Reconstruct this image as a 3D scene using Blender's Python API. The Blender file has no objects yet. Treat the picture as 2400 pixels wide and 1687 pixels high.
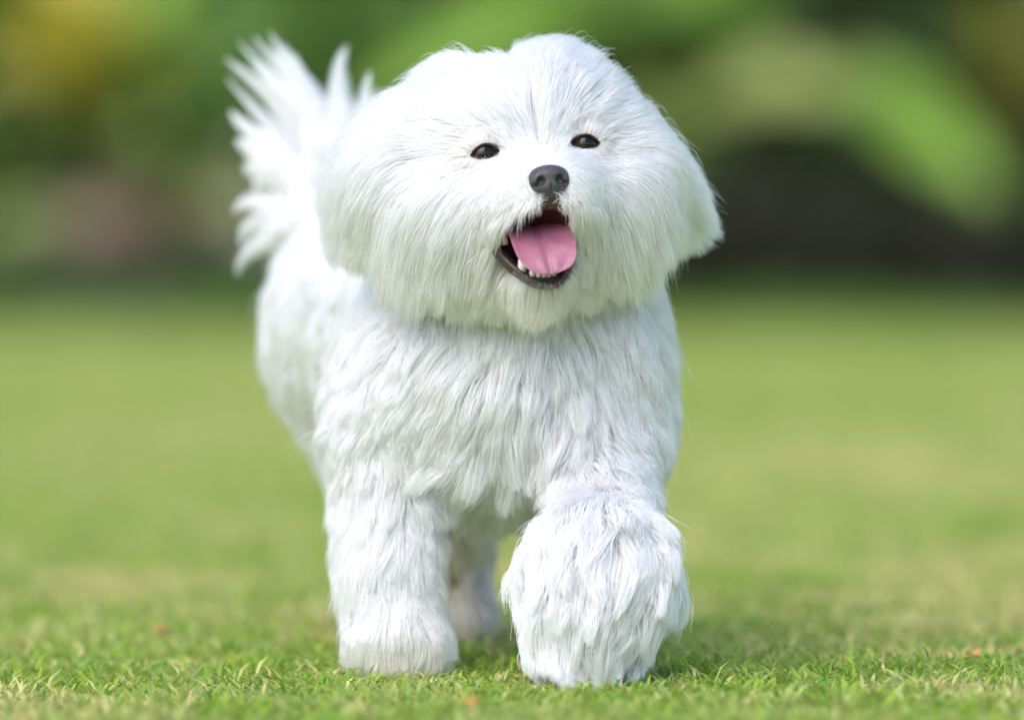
import bpy, math, random
import numpy as np
from mathutils import Vector, Matrix
from mathutils.kdtree import KDTree

random.seed(11)
rng = np.random.default_rng(11)
scn = bpy.context.scene
COL = scn.collection
R = math.radians

# ------------------------------------------------------------------ camera
CAM_H, CAM_D = 0.269, 3.5
cam_d = bpy.data.cameras.new('camera')
cam = bpy.data.objects.new('camera', cam_d)
COL.objects.link(cam)
cam.location = (0.0, -CAM_D, CAM_H)
cam.rotation_euler = (R(90 - 1.34), 0, 0)
cam_d.sensor_width = 36.0
cam_d.lens = 206.6
cam_d.clip_start = 0.05
cam_d.clip_end = 400.0
cam_d.dof.use_dof = True
cam_d.dof.focus_distance = CAM_D - 0.022
cam_d.dof.aperture_fstop = 2.9
cam_d.dof.aperture_blades = 0
scn.camera = cam

# ------------------------------------------------------------------ sky and sun
SUN_EL, SUN_AZ = 46.0, 212.0        # azimuth: direction the light comes from, clockwise from +Y
world = bpy.data.worlds.new('World')
scn.world = world
world.use_nodes = True
wn, wl = world.node_tree.nodes, world.node_tree.links
wn.clear()
w_out = wn.new('ShaderNodeOutputWorld')
w_bg = wn.new('ShaderNodeBackground')
w_sky = wn.new('ShaderNodeTexSky')
w_sky.sky_type = 'NISHITA'
w_sky.sun_disc = False
w_sky.sun_elevation = R(SUN_EL)
w_sky.sun_rotation = R(SUN_AZ)
w_sky.air_density = 1.0
w_sky.dust_density = 1.6
w_sky.ozone_density = 1.0
w_bg.inputs['Strength'].default_value = 0.15
wl.new(w_sky.outputs[0], w_bg.inputs['Color'])
wl.new(w_bg.outputs[0], w_out.inputs['Surface'])

sun_d = bpy.data.lights.new('sun', 'SUN')
sun_d.energy = 1.25
sun_d.angle = R(60)
sun_d.color = (1.0, 0.935, 0.94)
sun = bpy.data.objects.new('sun', sun_d)
COL.objects.link(sun)
_az, _el = R(SUN_AZ), R(SUN_EL)
_dir = Vector((math.sin(_az) * math.cos(_el), math.cos(_az) * math.cos(_el), math.sin(_el)))
sun.rotation_euler = (-_dir).to_track_quat('-Z', 'Y').to_euler()
sun.location = _dir * 20

scn.view_settings.view_transform = 'Standard'
scn.view_settings.look = 'None'
scn.view_settings.gamma = 1.0
scn.view_settings.use_curve_mapping = False
scn.view_settings.exposure = 0.84

scn.render.engine = 'CYCLES'
cy = scn.cycles
cy.use_denoising = True
cy.use_adaptive_sampling = True
cy.adaptive_threshold = 0.025
cy.max_bounces = 12
cy.diffuse_bounces = 6
cy.glossy_bounces = 6
cy.transmission_bounces = 8
cy.transparent_max_bounces = 8
cy.sample_clamp_indirect = 6.0
try:
    scn.cycles_curves.shape = 'RIBBONS'
    scn.cycles_curves.subdivisions = 2
except Exception:
    pass


# ------------------------------------------------------------------ helpers
def tag(o, label=None, cat=None, group=None, kind=None):
    if label: o['label'] = label
    if cat: o['category'] = cat
    if group: o['group'] = group
    if kind: o['kind'] = kind
    return o


def empty(name, loc=(0, 0, 0)):
    o = bpy.data.objects.new(name, None)
    o.empty_display_size = 0.05
    o.location = loc
    COL.objects.link(o)
    return o


def link_mesh(name, me, mat=None, parent=None):
    if mat is not None and len(me.materials) == 0:
        me.materials.append(mat)
    o = bpy.data.objects.new(name, me)
    COL.objects.link(o)
    if parent is not None:
        o.parent = parent
        o.matrix_parent_inverse = Matrix.Translation(-parent.location)
    return o


def np_mesh(name, V, Fq, smooth=True):
    """mesh from vertex array and a face array of constant size (3 or 4)"""
    V = np.asarray(V, np.float32); Fq = np.asarray(Fq, np.int32)
    me = bpy.data.meshes.new(name)
    n, k = Fq.shape
    me.vertices.add(len(V)); me.vertices.foreach_set('co', V.ravel())
    me.loops.add(n * k); me.loops.foreach_set('vertex_index', Fq.ravel())
    me.polygons.add(n)
    me.polygons.foreach_set('loop_start', np.arange(0, n * k, k, dtype=np.int32))
    if smooth:
        me.polygons.foreach_set('use_smooth', np.ones(n, bool))
    me.update(calc_edges=True)
    me.validate()
    return me


def mat_new(name):
    m = bpy.data.materials.new(name)
    m.use_nodes = True
    nt = m.node_tree
    b = nt.nodes['Principled BSDF']
    return m, nt, b


def noise_color(nt, target, stops, scale, detail=4.0, coord='Object', rough=0.55):
    tc = nt.nodes.new('ShaderNodeTexCoord')
    nz = nt.nodes.new('ShaderNodeTexNoise')
    nz.inputs['Scale'].default_value = scale
    nz.inputs['Detail'].default_value = detail
    nz.inputs['Roughness'].default_value = rough
    cr = nt.nodes.new('ShaderNodeValToRGB')
    while len(cr.color_ramp.elements) < len(stops):
        cr.color_ramp.elements.new(0.5)
    for e, (p, c) in zip(cr.color_ramp.elements, stops):
        e.position = p; e.color = (*c, 1)
    nt.links.new(tc.outputs[coord], nz.inputs['Vector'])
    nt.links.new(nz.outputs['Fac'], cr.inputs['Fac'])
    nt.links.new(cr.outputs['Color'], target)
    return nz, cr


def add_bump(nt, b, scale, strength, dist=0.002):
    tc = nt.nodes.new('ShaderNodeTexCoord')
    nz = nt.nodes.new('ShaderNodeTexNoise')
    nz.inputs['Scale'].default_value = scale
    nz.inputs['Detail'].default_value = 5
    bp = nt.nodes.new('ShaderNodeBump')
    bp.inputs['Strength'].default_value = strength
    bp.inputs['Distance'].default_value = dist
    nt.links.new(tc.outputs['Object'], nz.inputs['Vector'])
    nt.links.new(nz.outputs['Fac'], bp.inputs['Height'])
    nt.links.new(bp.outputs['Normal'], b.inputs['Normal'])


def simple(name, stops, scale=20, rough=0.6, spec=0.4, bump=None, transl=0.0):
    m, nt, b = mat_new(name)
    noise_color(nt, b.inputs['Base Color'], stops, scale)
    b.inputs['Roughness'].default_value = rough
    b.inputs['Specular IOR Level'].default_value = spec
    if bump: add_bump(nt, b, *bump)
    if transl > 0:
        out = nt.nodes['Material Output']
        tr = nt.nodes.new('ShaderNodeBsdfTranslucent')
        cr = [n for n in nt.nodes if n.type == 'VALTORGB'][0]
        nt.links.new(cr.outputs['Color'], tr.inputs['Color'])
        mx = nt.nodes.new('ShaderNodeMixShader')
        mx.inputs[0].default_value = transl
        nt.links.new(b.outputs[0], mx.inputs[1]); nt.links.new(tr.outputs[0], mx.inputs[2])
        nt.links.new(mx.outputs[0], out.inputs['Surface'])
    return m


# smooth value noise in numpy (for patchy lawn colour, lengths of fur)
def vnoise(P, scale, seed=0):
    P = np.asarray(P, np.float64) * scale + 100.0
    i = np.floor(P).astype(np.int64); f = P - i
    f = f * f * (3 - 2 * f)
    out = np.zeros(len(P))
    d = P.shape[1]
    for c in range(2 ** d):
        w = np.ones(len(P)); h = np.full(len(P), seed * 374761393, np.int64)
        for a in range(d):
            bit = (c >> a) & 1
            w = w * (f[:, a] if bit else 1 - f[:, a])
            h = h * 668265263 + (i[:, a] + bit) * (73856093 + a * 19349663)
            h = (h ^ (h >> 13)) & 0x7fffffff
        h = (h * 1274126177) & 0x7fffffff
        out += w * (h / 0x7fffffff)
    return out


# ------------------------------------------------------------------ ground, far bed
def grid_sheet(name, x0, x1, y0, y1, nx, ny, zf, mat):
    xs = np.linspace(x0, x1, nx); ys = np.linspace(y0, y1, ny)
    X, Y = np.meshgrid(xs, ys, indexing='ij')
    Z = zf(X, Y)
    V = np.stack([X, Y, Z], -1).reshape(-1, 3)
    i, j = np.meshgrid(np.arange(nx - 1), np.arange(ny - 1), indexing='ij')
    a = (i * ny + j).ravel()
    F = np.stack([a, a + ny, a + ny + 1, a + 1], -1)
    return link_mesh(name, np_mesh(name, V, F), mat)


LAWN_END = 12.6
m_lawn = simple('lawn_soil', [(0.25, (0.185, 0.27, 0.05)), (0.45, (0.30, 0.35, 0.082)), (0.6, (0.265, 0.34, 0.068)), (0.78, (0.43, 0.37, 0.16))], 5.0, 0.9, 0.1, (60, 0.5, 0.01))
m_soil = simple('bed_soil', [(0.3, (0.035, 0.027, 0.018)), (0.55, (0.08, 0.057, 0.04)), (0.75, (0.15, 0.11, 0.08))], 3.0, 0.95, 0.1, (14, 0.7, 0.03))
tag(grid_sheet('ground', -150, 150, -40, 260, 2, 2, lambda X, Y: X * 0 - 0.012, m_soil), 'bare earth under lawn and planting bed', None, None, 'structure')
tag(grid_sheet('lawn', -9, 9, -8, LAWN_END, 120, 140, lambda X, Y: 0.004 * np.sin(X * 3.1) * np.cos(Y * 2.3) - 0.004, m_lawn), 'short green lawn the dog trots across', None, None, 'structure')

# ------------------------------------------------------------------ grass blades
def make_grass():
    Ps = []; size = []
    def region(n, y0, y1, hw, sc):
        y = rng.uniform(y0, y1, n)
        x = rng.uniform(-1, 1, n) * (hw[0] + (hw[1] - hw[0]) * (y - y0) / (y1 - y0))
        Ps.append(np.stack([x, y], -1)); size.append(np.full(n, sc))
    region(230000, -0.9, 1.3, (0.75, 0.95), 1.0)
    region(70000, 1.3, 4.5, (0.95, 1.6), 1.5)
    region(90000, 4.5, LAWN_END, (1.6, 3.4), 2.2)
    P = np.concatenate(Ps); sc = np.concatenate(size); n = len(P)
    # thin the lawn in patches
    keep = rng.random(n) < 0.45 + 0.7 * vnoise(P, 9, 3)
    P, sc = P[keep], sc[keep]; n = len(P)
    z0 = 0.004 * np.sin(P[:, 0] * 3.1) * np.cos(P[:, 1] * 2.3) - 0.005
    L = (0.010 + 0.016 * rng.random(n) ** 1.6) * (0.7 + 0.6 * vnoise(P, 14, 7)) * np.sqrt(sc) * 0.85
    W = (0.0010 + 0.0016 * rng.random(n)) * sc
    az = rng.uniform(0, 2 * np.pi, n); lean = rng.uniform(0.6, 1.55, n)
    d = np.stack([np.cos(az) * np.sin(lean), np.sin(az) * np.sin(lean), np.cos(lean)], -1)
    az2 = az + np.pi / 2 + rng.normal(0, 0.5, n)
    s = np.stack([np.cos(az2), np.sin(az2), np.zeros(n)], -1)
    B = np.concatenate([P, z0[:, None]], 1)
    L_, W_ = L[:, None], W[:, None]
    mid = B + d * L_ * 0.55
    d2 = d + np.stack([np.cos(az) * 0.45, np.sin(az) * 0.45, -0.35 * np.ones(n)], -1)
    d2 /= np.linalg.norm(d2, axis=1)[:, None]
    tip = mid + d2 * L_ * 0.5
    V = np.stack([B - s * W_ * 0.35, B + s * W_ * 0.35, mid - s * W_ * 0.5, mid + s * W_ * 0.5, tip], 1)
    V[..., 2] = np.maximum(V[..., 2], z0[:, None])
    base = (np.arange(n) * 5)[:, None]
    T = np.concatenate([base + [0, 1, 3], base + [0, 3, 2], base + [2, 3, 4]], 1).reshape(-1, 3)
    me = np_mesh('grass', V.reshape(-1, 3), T, False)
    # colour of each blade: green, fresh yellow green, blue green, straw
    big = vnoise(P, 2.2, 5) * 0.5 + vnoise(P, 7.0, 6) * 0.5
    r = np.clip(0.5 + 1.5 * (vnoise(P, 70, 41) * 0.6 + vnoise(P, 160, 42) * 0.4 - 0.5) + rng.normal(0, 0.08, n), 0, 1)
    r2 = np.clip(0.5 + 1.7 * (vnoise(P, 60, 43) * 0.5 + vnoise(P, 25, 44) * 0.5 - 0.5) + rng.normal(0, 0.12, n), 0, 0.999)
    pal = np.array([[0.23, 0.36, 0.08], [0.34, 0.43, 0.09], [0.24, 0.36, 0.15], [0.40, 0.43, 0.19], [0.56, 0.46, 0.30], [0.62, 0.57, 0.39]])
    big = big + 0.10 * np.exp(-((P[:, 0] - 1.0) / 0.8) ** 2 - ((P[:, 1] - 3.0) / 2.5) ** 2) + 0.25 * (vnoise(P, 13.0, 9) - 0.5)
    straw = 0.26 + 1.0 * np.clip((big - 0.48) * 2.6, 0, 1)
    idx = np.where(r < straw, 4 + (rng.random(n) < 0.5), (r2 * 4).astype(int))
    c = np.array([1.12, 1.20, 0.72]) * pal[np.clip(idx, 0, 5)] * rng.uniform(0.8, 1.15, n)[:, None]
    col = np.concatenate([c, np.ones((n, 1))], 1)
    col = np.repeat(col, 5, axis=0).astype(np.float32)
    a = me.attributes.new('blade', 'FLOAT_COLOR', 'POINT')
    a.data.foreach_set('color', col.ravel())
    m, nt, b = mat_new('grass_blade')
    at = nt.nodes.new('ShaderNodeAttribute'); at.attribute_name = 'blade'
    nt.links.new(at.outputs['Color'], b.inputs['Base Color'])
    b.inputs['Roughness'].default_value = 0.7
    b.inputs['Specular IOR Level'].default_value = 0.15
    tr = nt.nodes.new('ShaderNodeBsdfTranslucent')
    nt.links.new(at.outputs['Color'], tr.inputs['Color'])
    mx = nt.nodes.new('ShaderNodeMixShader'); mx.inputs[0].default_value = 0.35
    nt.links.new(b.outputs[0], mx.inputs[1]); nt.links.new(tr.outputs[0], mx.inputs[2])
    nt.links.new(mx.outputs[0], nt.nodes['Material Output'].inputs['Surface'])
    o = link_mesh('grass', me, m)
    tag(o, 'short lawn grass, green mixed with straw coloured blades', 'grass', None, 'stuff')


make_grass()


def border_grass():
    n = 30000
    y = rng.uniform(11.0, 13.0, n); x = rng.uniform(-3.6, 3.6, n)
    keep = rng.random(n) < np.clip((y - 10.9) / 1.6, 0, 1)
    x, y = x[keep], y[keep]; n = len(x)
    az = rng.uniform(0, 6.283, n); ln = rng.uniform(0.3, 1.1, n); h = rng.uniform(0.04, 0.10, n) * (0.6 + 0.8 * vnoise(np.stack([x, y], 1), 1.3, 61)) * np.clip((y - 10.4) / 2.0, 0.3, 1)
    B = np.stack([x, y, np.full(n, -0.01)], 1)
    d = np.stack([np.cos(az) * np.sin(ln), np.sin(az) * np.sin(ln), np.cos(ln)], 1)
    sv = np.stack([-np.sin(az), np.cos(az), az * 0], 1) * 0.006
    hh = h[:, None]
    V = np.stack([B - sv, B + sv, B + d * hh * 0.6 + sv * 0.8, B + d * hh * 0.6 - sv * 0.8, B + d * hh + np.array([0, 0, -0.01])], 1).reshape(-1, 3)
    b0 = (np.arange(n) * 5)[:, None]
    T = np.concatenate([b0 + [0, 1, 2], b0 + [0, 2, 3], b0 + [3, 2, 4]], 1).reshape(-1, 3)
    o = link_mesh('border_grass', np_mesh('border_grass', V, T, False), simple('border_blade', [(0.3, (0.09, 0.19, 0.04)), (0.7, (0.17, 0.28, 0.07))], 2.0, 0.6, 0.2, None, 0.3))
    tag(o, 'longer dark green grass along the far edge of the lawn', 'grass', None, 'stuff')


border_grass()

# ------------------------------------------------------------------ plants of the far bed
def leaf_mesh(name, p0, p1, sag, width, up=(-0.2, -0.6, 0.75), fold=0.25, n=10, shape=0.8, wavy=0.03, side=None):
    """paddle leaf along an arc from p0 to p1; sag lifts the middle; thin but closed slab"""
    p0 = np.array(p0, float); p1 = np.array(p1, float)
    ax = p1 - p0; ln = np.linalg.norm(ax); ax /= ln
    upv = np.array(up, float)
    if side is None:
        side = np.cross(ax, upv)
    side = np.array(side, float); side -= ax * side.dot(ax)
    if np.linalg.norm(side) < 1e-4: side = np.array([1.0, 0, 0])
    side /= np.linalg.norm(side)
    nrm = np.cross(side, ax)
    rows = []
    m = 7
    ph = rng.uniform(0, 6)
    for i in range(n + 1):
        t = i / n
        c = p0 + ax * ln * t + np.array([0, 0, 1.0]) * sag * math.sin(math.pi * t ** 0.85)
        w = width * (math.sin(math.pi * min(1, t ** shape * 0.97 + 0.02)) ** 0.7) * 0.5
        if t < 0.16: w = max(w * (t / 0.16) ** 2, 0.008)
        for j in range(m):
            u = j / (m - 1) * 2 - 1
            z = abs(u) * w * fold + wavy * width * math.sin(t * 17 + ph + u * 2) * abs(u)
            rows.append(c + side * u * w + nrm * z)
    V = np.array(rows)
    k = len(V)
    V2 = V - nrm * 0.0022
    VV = np.concatenate([V, V2])
    F = []
    for i in range(n):
        for j in range(m - 1):
            a = i * m + j
            F.append((a, a + 1, a + m + 1, a + m)); F.append((k + a, k + a + m, k + a + m + 1, k + a + 1))
    for i in range(n):
        a = i * m; F.append((a, a + m, k + a + m, k + a))
        a = i * m + m - 1; F.append((a + m, a, k + a, k + a + m))
    for j in range(m - 1):
        a = j; F.append((a + 1, a, k + a, k + a + 1))
        a = n * m + j; F.append((a, a + 1, k + a + 1, k + a))
    return np_mesh(name, VV, F)


def tube_mesh(name, pts, rads, seg=8, caps=True):
    pts = [Vector(p) for p in pts]
    V = []; F = []
    for i, p in enumerate(pts):
        d = (pts[min(i + 1, len(pts) - 1)] - pts[max(i - 1, 0)]).normalized()
        a = d.cross(Vector((0.13, 0.97, 0.2))).normalized(); b = d.cross(a)
        for k in range(seg):
            t = 2 * math.pi * k / seg
            V.append(p + (a * math.cos(t) + b * math.sin(t)) * rads[i])
    for i in range(len(pts) - 1):
        for k in range(seg):
            k2 = (k + 1) % seg
            F.append((i * seg + k, i * seg + k2, (i + 1) * seg + k2, (i + 1) * seg + k))
    if caps:
        V.append(pts[0]); V.append(pts[-1]); n0, n1 = len(V) - 2, len(V) - 1
        e = (len(pts) - 1) * seg
        for k in range(seg):
            k2 = (k + 1) % seg
            F.append((n0, k2, k, k)); F.append((n1, e + k, e + k2, e + k2))
    me = bpy.data.meshes.new(name)
    me.from_pydata([tuple(v) for v in V], [], [tuple(dict.fromkeys(f)) for f in F])
    me.polygons.foreach_set('use_smooth', [True] * len(me.polygons))
    me.update()
    return me


def leaf_mat(name, c0, c1, rough=0.4, tr=0.3):
    return simple(name, [(0.3, c0), (0.7, c1)], 7, rough, 0.45, None, tr)


m_leaf_bright = leaf_mat('leaf_bright', (0.28, 0.50, 0.065), (0.37, 0.60, 0.10))
m_leaf_mid = leaf_mat('leaf_mid', (0.14, 0.29, 0.045), (0.23, 0.40, 0.08))
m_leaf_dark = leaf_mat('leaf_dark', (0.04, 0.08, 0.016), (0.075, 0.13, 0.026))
m_leaf_lime = leaf_mat('leaf_lime', (0.36, 0.44, 0.05), (0.46, 0.52, 0.08))
m_leaf_shade = leaf_mat('leaf_shade', (0.018, 0.02, 0.008), (0.035, 0.035, 0.014), 0.6, 0.1)  # near-black leaf colour, deep shade at the bed edge painted in
m_leaf_yellow = leaf_mat('leaf_yellow', (0.60, 0.56, 0.10), (0.72, 0.68, 0.15))
m_leaf_olive = leaf_mat('leaf_olive', (0.31, 0.38, 0.10), (0.40, 0.45, 0.14))
m_leaf_brown = leaf_mat('leaf_brown', (0.36, 0.25, 0.17), (0.52, 0.37, 0.27), 0.7, 0.1)
m_stem = simple('plant_stem', [(0.3, (0.07, 0.09, 0.03)), (0.7, (0.14, 0.13, 0.06))], 12, 0.7)
m_bark = simple('bark', [(0.3, (0.05, 0.037, 0.025)), (0.7, (0.12, 0.09, 0.065))], 8, 0.9, 0.2, (25, 0.8, 0.02))


def plant(base, leaves, label, cat='plant', group=None, name='paddle_leaf_plant', default=None):
    """leaves: list of (start height, tip xyz, sag, width, material)"""
    b = Vector(base)
    root = empty(name, b)
    tag(root, label, cat, group)
    hmax = max(l[0] for l in leaves)
    link_mesh('stem', tube_mesh('stem', [b + Vector((0, 0, -0.02)), b + Vector((0.01, 0, hmax * 0.5)), b + Vector((0, 0, hmax))], [0.03, 0.024, 0.012]), m_stem, root)
    for (h, tip, sag, w, mt) in leaves:
        p0 = b + Vector((0, 0, h))
        me = leaf_mesh('leaf', p0, tip, sag, w)
        link_mesh('leaf', me, mt, root)
    return root


def rosette(base, n, length, width, mat, label, group=None, name='leafy_plant', cat='plant', h0=0.03, lift=(0.2, 1.0), stemh=0.0, seed=0):
    r_ = random.Random(seed)
    b = Vector(base)
    L = []
    for i in range(n):
        a = 2 * math.pi * (i + r_.uniform(-0.3, 0.3)) / n * 1.0 + seed
        l = length * r_.uniform(0.7, 1.15); e = r_.uniform(*lift)
        tip = b + Vector((math.cos(a) * l * math.cos(e), math.sin(a) * l * math.cos(e), h0 + stemh * 0.6 + l * math.sin(e) * 0.8))
        m = mat if not isinstance(mat, (list, tuple)) else r_.choice(mat)
        L.append((h0 + stemh * r_.uniform(0.15, 1.0), tip, l * r_.uniform(0.05, 0.22), width * r_.uniform(0.8, 1.2), m))
    return plant(base, L, label, cat, group, name)


# picture scale at the bed: about 1.16 mm per photo pixel at 16 m; x = (px-1200)*k, z = .269+(520-py)*k
def bed(px, py, y):
    k = 0.000254 * (y + CAM_D) / CAM_D
    return Vector(((px - 1200) * k, y, CAM_H + (520 - py) * k))


# long bright paddle leaves
plant((0.72, 14.0, 0), [
    (0.84, bed(860, 280, 13.3), 0.20, 0.30, m_leaf_bright),
    (0.70, bed(1020, -160, 13.5), 0.12, 0.24, m_leaf_mid),
    (0.80, bed(1750, -60, 13.6), 0.10, 0.26, m_leaf_bright),
    (0.30, bed(1180, 420, 13.2), 0.08, 0.22, m_leaf_mid),
    (0.75, bed(1250, -330, 14.2), 0.05, 0.25, m_leaf_bright),
], 'tall plant with broad bright green paddle leaves behind the dog')
plant((0.74, 14.2, 0), [
    (0.50, bed(2360, 500, 13.3), 0.22, 0.27, m_leaf_bright),
    (0.52, bed(1440, 330, 13.3), 0.12, 0.26, m_leaf_olive),
    (0.56, bed(2040, 160, 13.2), 0.04, 0.24, m_leaf_olive),
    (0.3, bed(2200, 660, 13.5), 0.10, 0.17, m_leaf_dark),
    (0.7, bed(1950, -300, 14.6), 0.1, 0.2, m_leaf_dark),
], 'arching plant with a long bright green leaf drooping to dark shade')
plant((0.46, 13.3, 0), [
    (0.50, bed(1990, 230, 12.9), 0.10, 0.26, m_leaf_olive),
    (0.42, bed(1480, 120, 13.0), 0.05, 0.24, m_leaf_olive),
    (0.36, bed(1560, 420, 12.95), 0.06, 0.16, m_leaf_mid),
], 'dull olive plant with a broad arching leaf against the dark shade')
# yellow shrub
plant((-1.22, 13.4, 0), [
    (0.50, bed(-60, 190, 12.9), 0.10, 0.30, m_leaf_yellow),
    (0.52, bed(60, -60, 12.9), 0.08, 0.30, m_leaf_yellow),
    (0.55, bed(330, -40, 12.9), 0.04, 0.30, m_leaf_yellow),
    (0.50, bed(430, 130, 12.9), 0.10, 0.26, m_leaf_lime),
    (0.45, bed(20, 330, 12.8), 0.08, 0.20, m_leaf_olive),
    (0.46, bed(370, 330, 12.9), 0.06, 0.20, m_leaf_olive),
    (0.60, bed(480, -120, 13.2), 0.05, 0.28, m_leaf_bright),
    (0.60, bed(180, -200, 13.4), 0.05, 0.28, m_leaf_yellow),
], 'yellow and lime variegated shrub at the bed edge', 'shrub', None, 'variegated_shrub')
rosette((-0.55, 14.3, 0), 12, 0.6, 0.24, [m_leaf_mid, m_leaf_bright, m_leaf_mid], 'mid green broad leaf plant behind the dog tail', None, 'broad_leaf_plant', 'plant', 0.4, (0.1, 0.9), 0.45, 9)
rosette((1.5, 14.2, 0), 10, 0.5, 0.16, [m_leaf_olive, m_leaf_yellow, m_leaf_dark], 'olive and yellow leaf plant beside the drooping bright leaf', None, 'olive_leaf_plant', 'plant', 0.45, (0.0, 0.8), 0.35, 17)
rosette((-0.98, 13.2, 0), 12, 0.42, 0.15, [m_leaf_brown, m_leaf_brown, m_leaf_olive], 'low withered plant with brown drooping leaves on bare soil', None, 'withered_plant', 'plant', 0.12, (0.0, 0.7), 0.14, 23)
rosette((-1.5, 13.0, 0), 10, 0.36, 0.10, [m_leaf_mid, m_leaf_olive], 'leafy olive green tuft beside the withered brown plant', None, 'leafy_tuft_plant', 'plant', 0.04, (0.2, 1.0), 0.1, 37)
rosette((-0.72, 12.85, 0), 10, 0.24, 0.08, [m_leaf_mid, m_leaf_dark], 'small dark green tuft where lawn meets bare soil', None, 'small_tuft_plant', 'plant', 0.02, (0.2, 0.9), 0.05, 29)
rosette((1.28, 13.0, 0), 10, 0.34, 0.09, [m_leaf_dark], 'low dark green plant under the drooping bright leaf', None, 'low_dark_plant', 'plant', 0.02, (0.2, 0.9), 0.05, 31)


# dense shrubs and trees behind: crown of many small leaves on a branching trunk
def leafy_crown(name, c, r, n, size, mat, parent, seed):
    g = np.random.default_rng(seed)
    k = 26
    cl = g.normal(0, 1, (k, 3)); cl /= np.linalg.norm(cl, axis=1)[:, None]
    cl *= g.uniform(0.35, 1.0, (k, 1)) * np.array(r)
    ci = g.integers(0, k, n)
    P = cl[ci] + g.normal(0, 1, (n, 3)) * np.array(r) * 0.17 + np.array(c)
    P[:, 2] = np.maximum(P[:, 2], 0.02)
    d = g.normal(0, 1, (n, 3)); d[:, 2] -= 0.3; d /= np.linalg.norm(d, axis=1)[:, None]
    s = np.cross(d, g.normal(0, 1, (n, 3))); s /= np.linalg.norm(s, axis=1)[:, None]
    L = size * g.uniform(0.6, 1.3, (n, 1))
    V = np.stack([P, P + d * L * 0.5 + s * L * 0.22, P + d * L, P + d * L * 0.5 - s * L * 0.22], 1).reshape(-1, 3)
    F = np.arange(n * 4).reshape(-1, 4)
    return link_mesh(name, np_mesh(name, V, F, False), mat, parent)


def shrub(name, base, r, h, mat, label, seed, cat='shrub', group=None, n=2600, size=0.14):
    b = Vector(base)
    root = empty(name, b); tag(root, label, cat, group)
    g = random.Random(seed)
    link_mesh('trunk', tube_mesh('trunk', [b + Vector((0, 0, -0.03)), b + Vector((g.uniform(-.05, .05), 0, h * 0.4)), b + Vector((g.uniform(-.1, .1), 0, h * 0.8))], [0.05 + h * .012, 0.035 + h * .008, 0.015]), m_bark, root)
    for i in range(4):
        a = g.uniform(0, 6.28)
        s_ = b + Vector((0, 0, h * g.uniform(0.2, 0.5)))
        e = b + Vector((math.cos(a) * r * 0.7, math.sin(a) * r * 0.7, h * g.uniform(0.6, 0.9)))
        link_mesh('branch', tube_mesh('branch', [s_, (s_ + e) * 0.5 + Vector((0, 0, 0.06)), e], [0.022, 0.016, 0.007], 6), m_bark, root)
    leafy_crown('crown', (b.x, b.y, h * 0.52), (r, r * 0.8, h * 0.5), n, size, mat, root, seed)
    return root


shr = [(-2.9, 15.6, 1.0, 2.4), (-1.75, 16.0, 0.95, 2.1), (-0.7, 16.2, 0.9, 2.3), (0.25, 16.4, 0.9, 2.2), (1.15, 16.0, 0.95, 2.4), (2.1, 15.8, 1.0, 2.2), (3.1, 15.7, 1.0, 2.5), (-4.1, 15.4, 1.0, 2.3), (-5.4, 15.6, 1.1, 2.6), (-6.9, 15.5, 1.1, 2.4), (4.3, 15.5, 1.0, 2.3), (5.6, 15.6, 1.1, 2.5), (7.0, 15.5, 1.1, 2.4)]
shr_label = {-1.75: ('dense mid green shrub right behind the yellow variegated shrub', None), -0.7: ('dense mid green shrub behind the broad leaf plant by the dog tail', None),
             0.25: ('dense mid green shrub behind the tall bright paddle leaf plant', None), 1.15: ('dense dark shrub in shade right behind the drooping bright leaf', None),
             2.1: ('dense dark shrub behind the olive and yellow leaf plant', None)}
for i, (x, y, r_, h) in enumerate(shr):
    k = 1 if x < 0.5 else 0
    lab, grp = shr_label.get(x, (('dense dark green shrub further along the back of the bed', 'dense mid green shrub further along the back of the bed')[k],
                                 ('dark shrubs further along the bed', 'mid green shrubs further along the bed')[k]))
    shrub('dense_shrub', (x, y, 0), r_, h, (m_leaf_dark, m_leaf_mid)[k], lab, 100 + i, 'shrub', grp, 3200, 0.16)
for i, (x, y, r_, h, lab) in enumerate(((0.62, 12.9, 0.3, 0.40, 'low shrub with shade painted into its leaves at the lawn edge under the dull olive plant'),
                                        (1.12, 12.95, 0.34, 0.34, 'low shrub with shade painted into its leaves at the lawn edge under the drooping bright leaf'),
                                        (1.66, 12.9, 0.34, 0.36, 'low shrub with shade painted into its leaves at the lawn edge under the olive and yellow plant'))):
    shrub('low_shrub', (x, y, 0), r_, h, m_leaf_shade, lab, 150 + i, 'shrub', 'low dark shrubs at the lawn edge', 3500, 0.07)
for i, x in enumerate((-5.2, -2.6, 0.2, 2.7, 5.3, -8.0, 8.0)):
    shrub('garden_tree', (x, 19.5 + (i % 2) * 0.8, 0), 1.9, 4.6, m_leaf_dark, 'dark leafy garden tree at the back of the bed', 300 + i, 'tree', 'trees at the back of the bed', 5200, 0.26)

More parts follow.
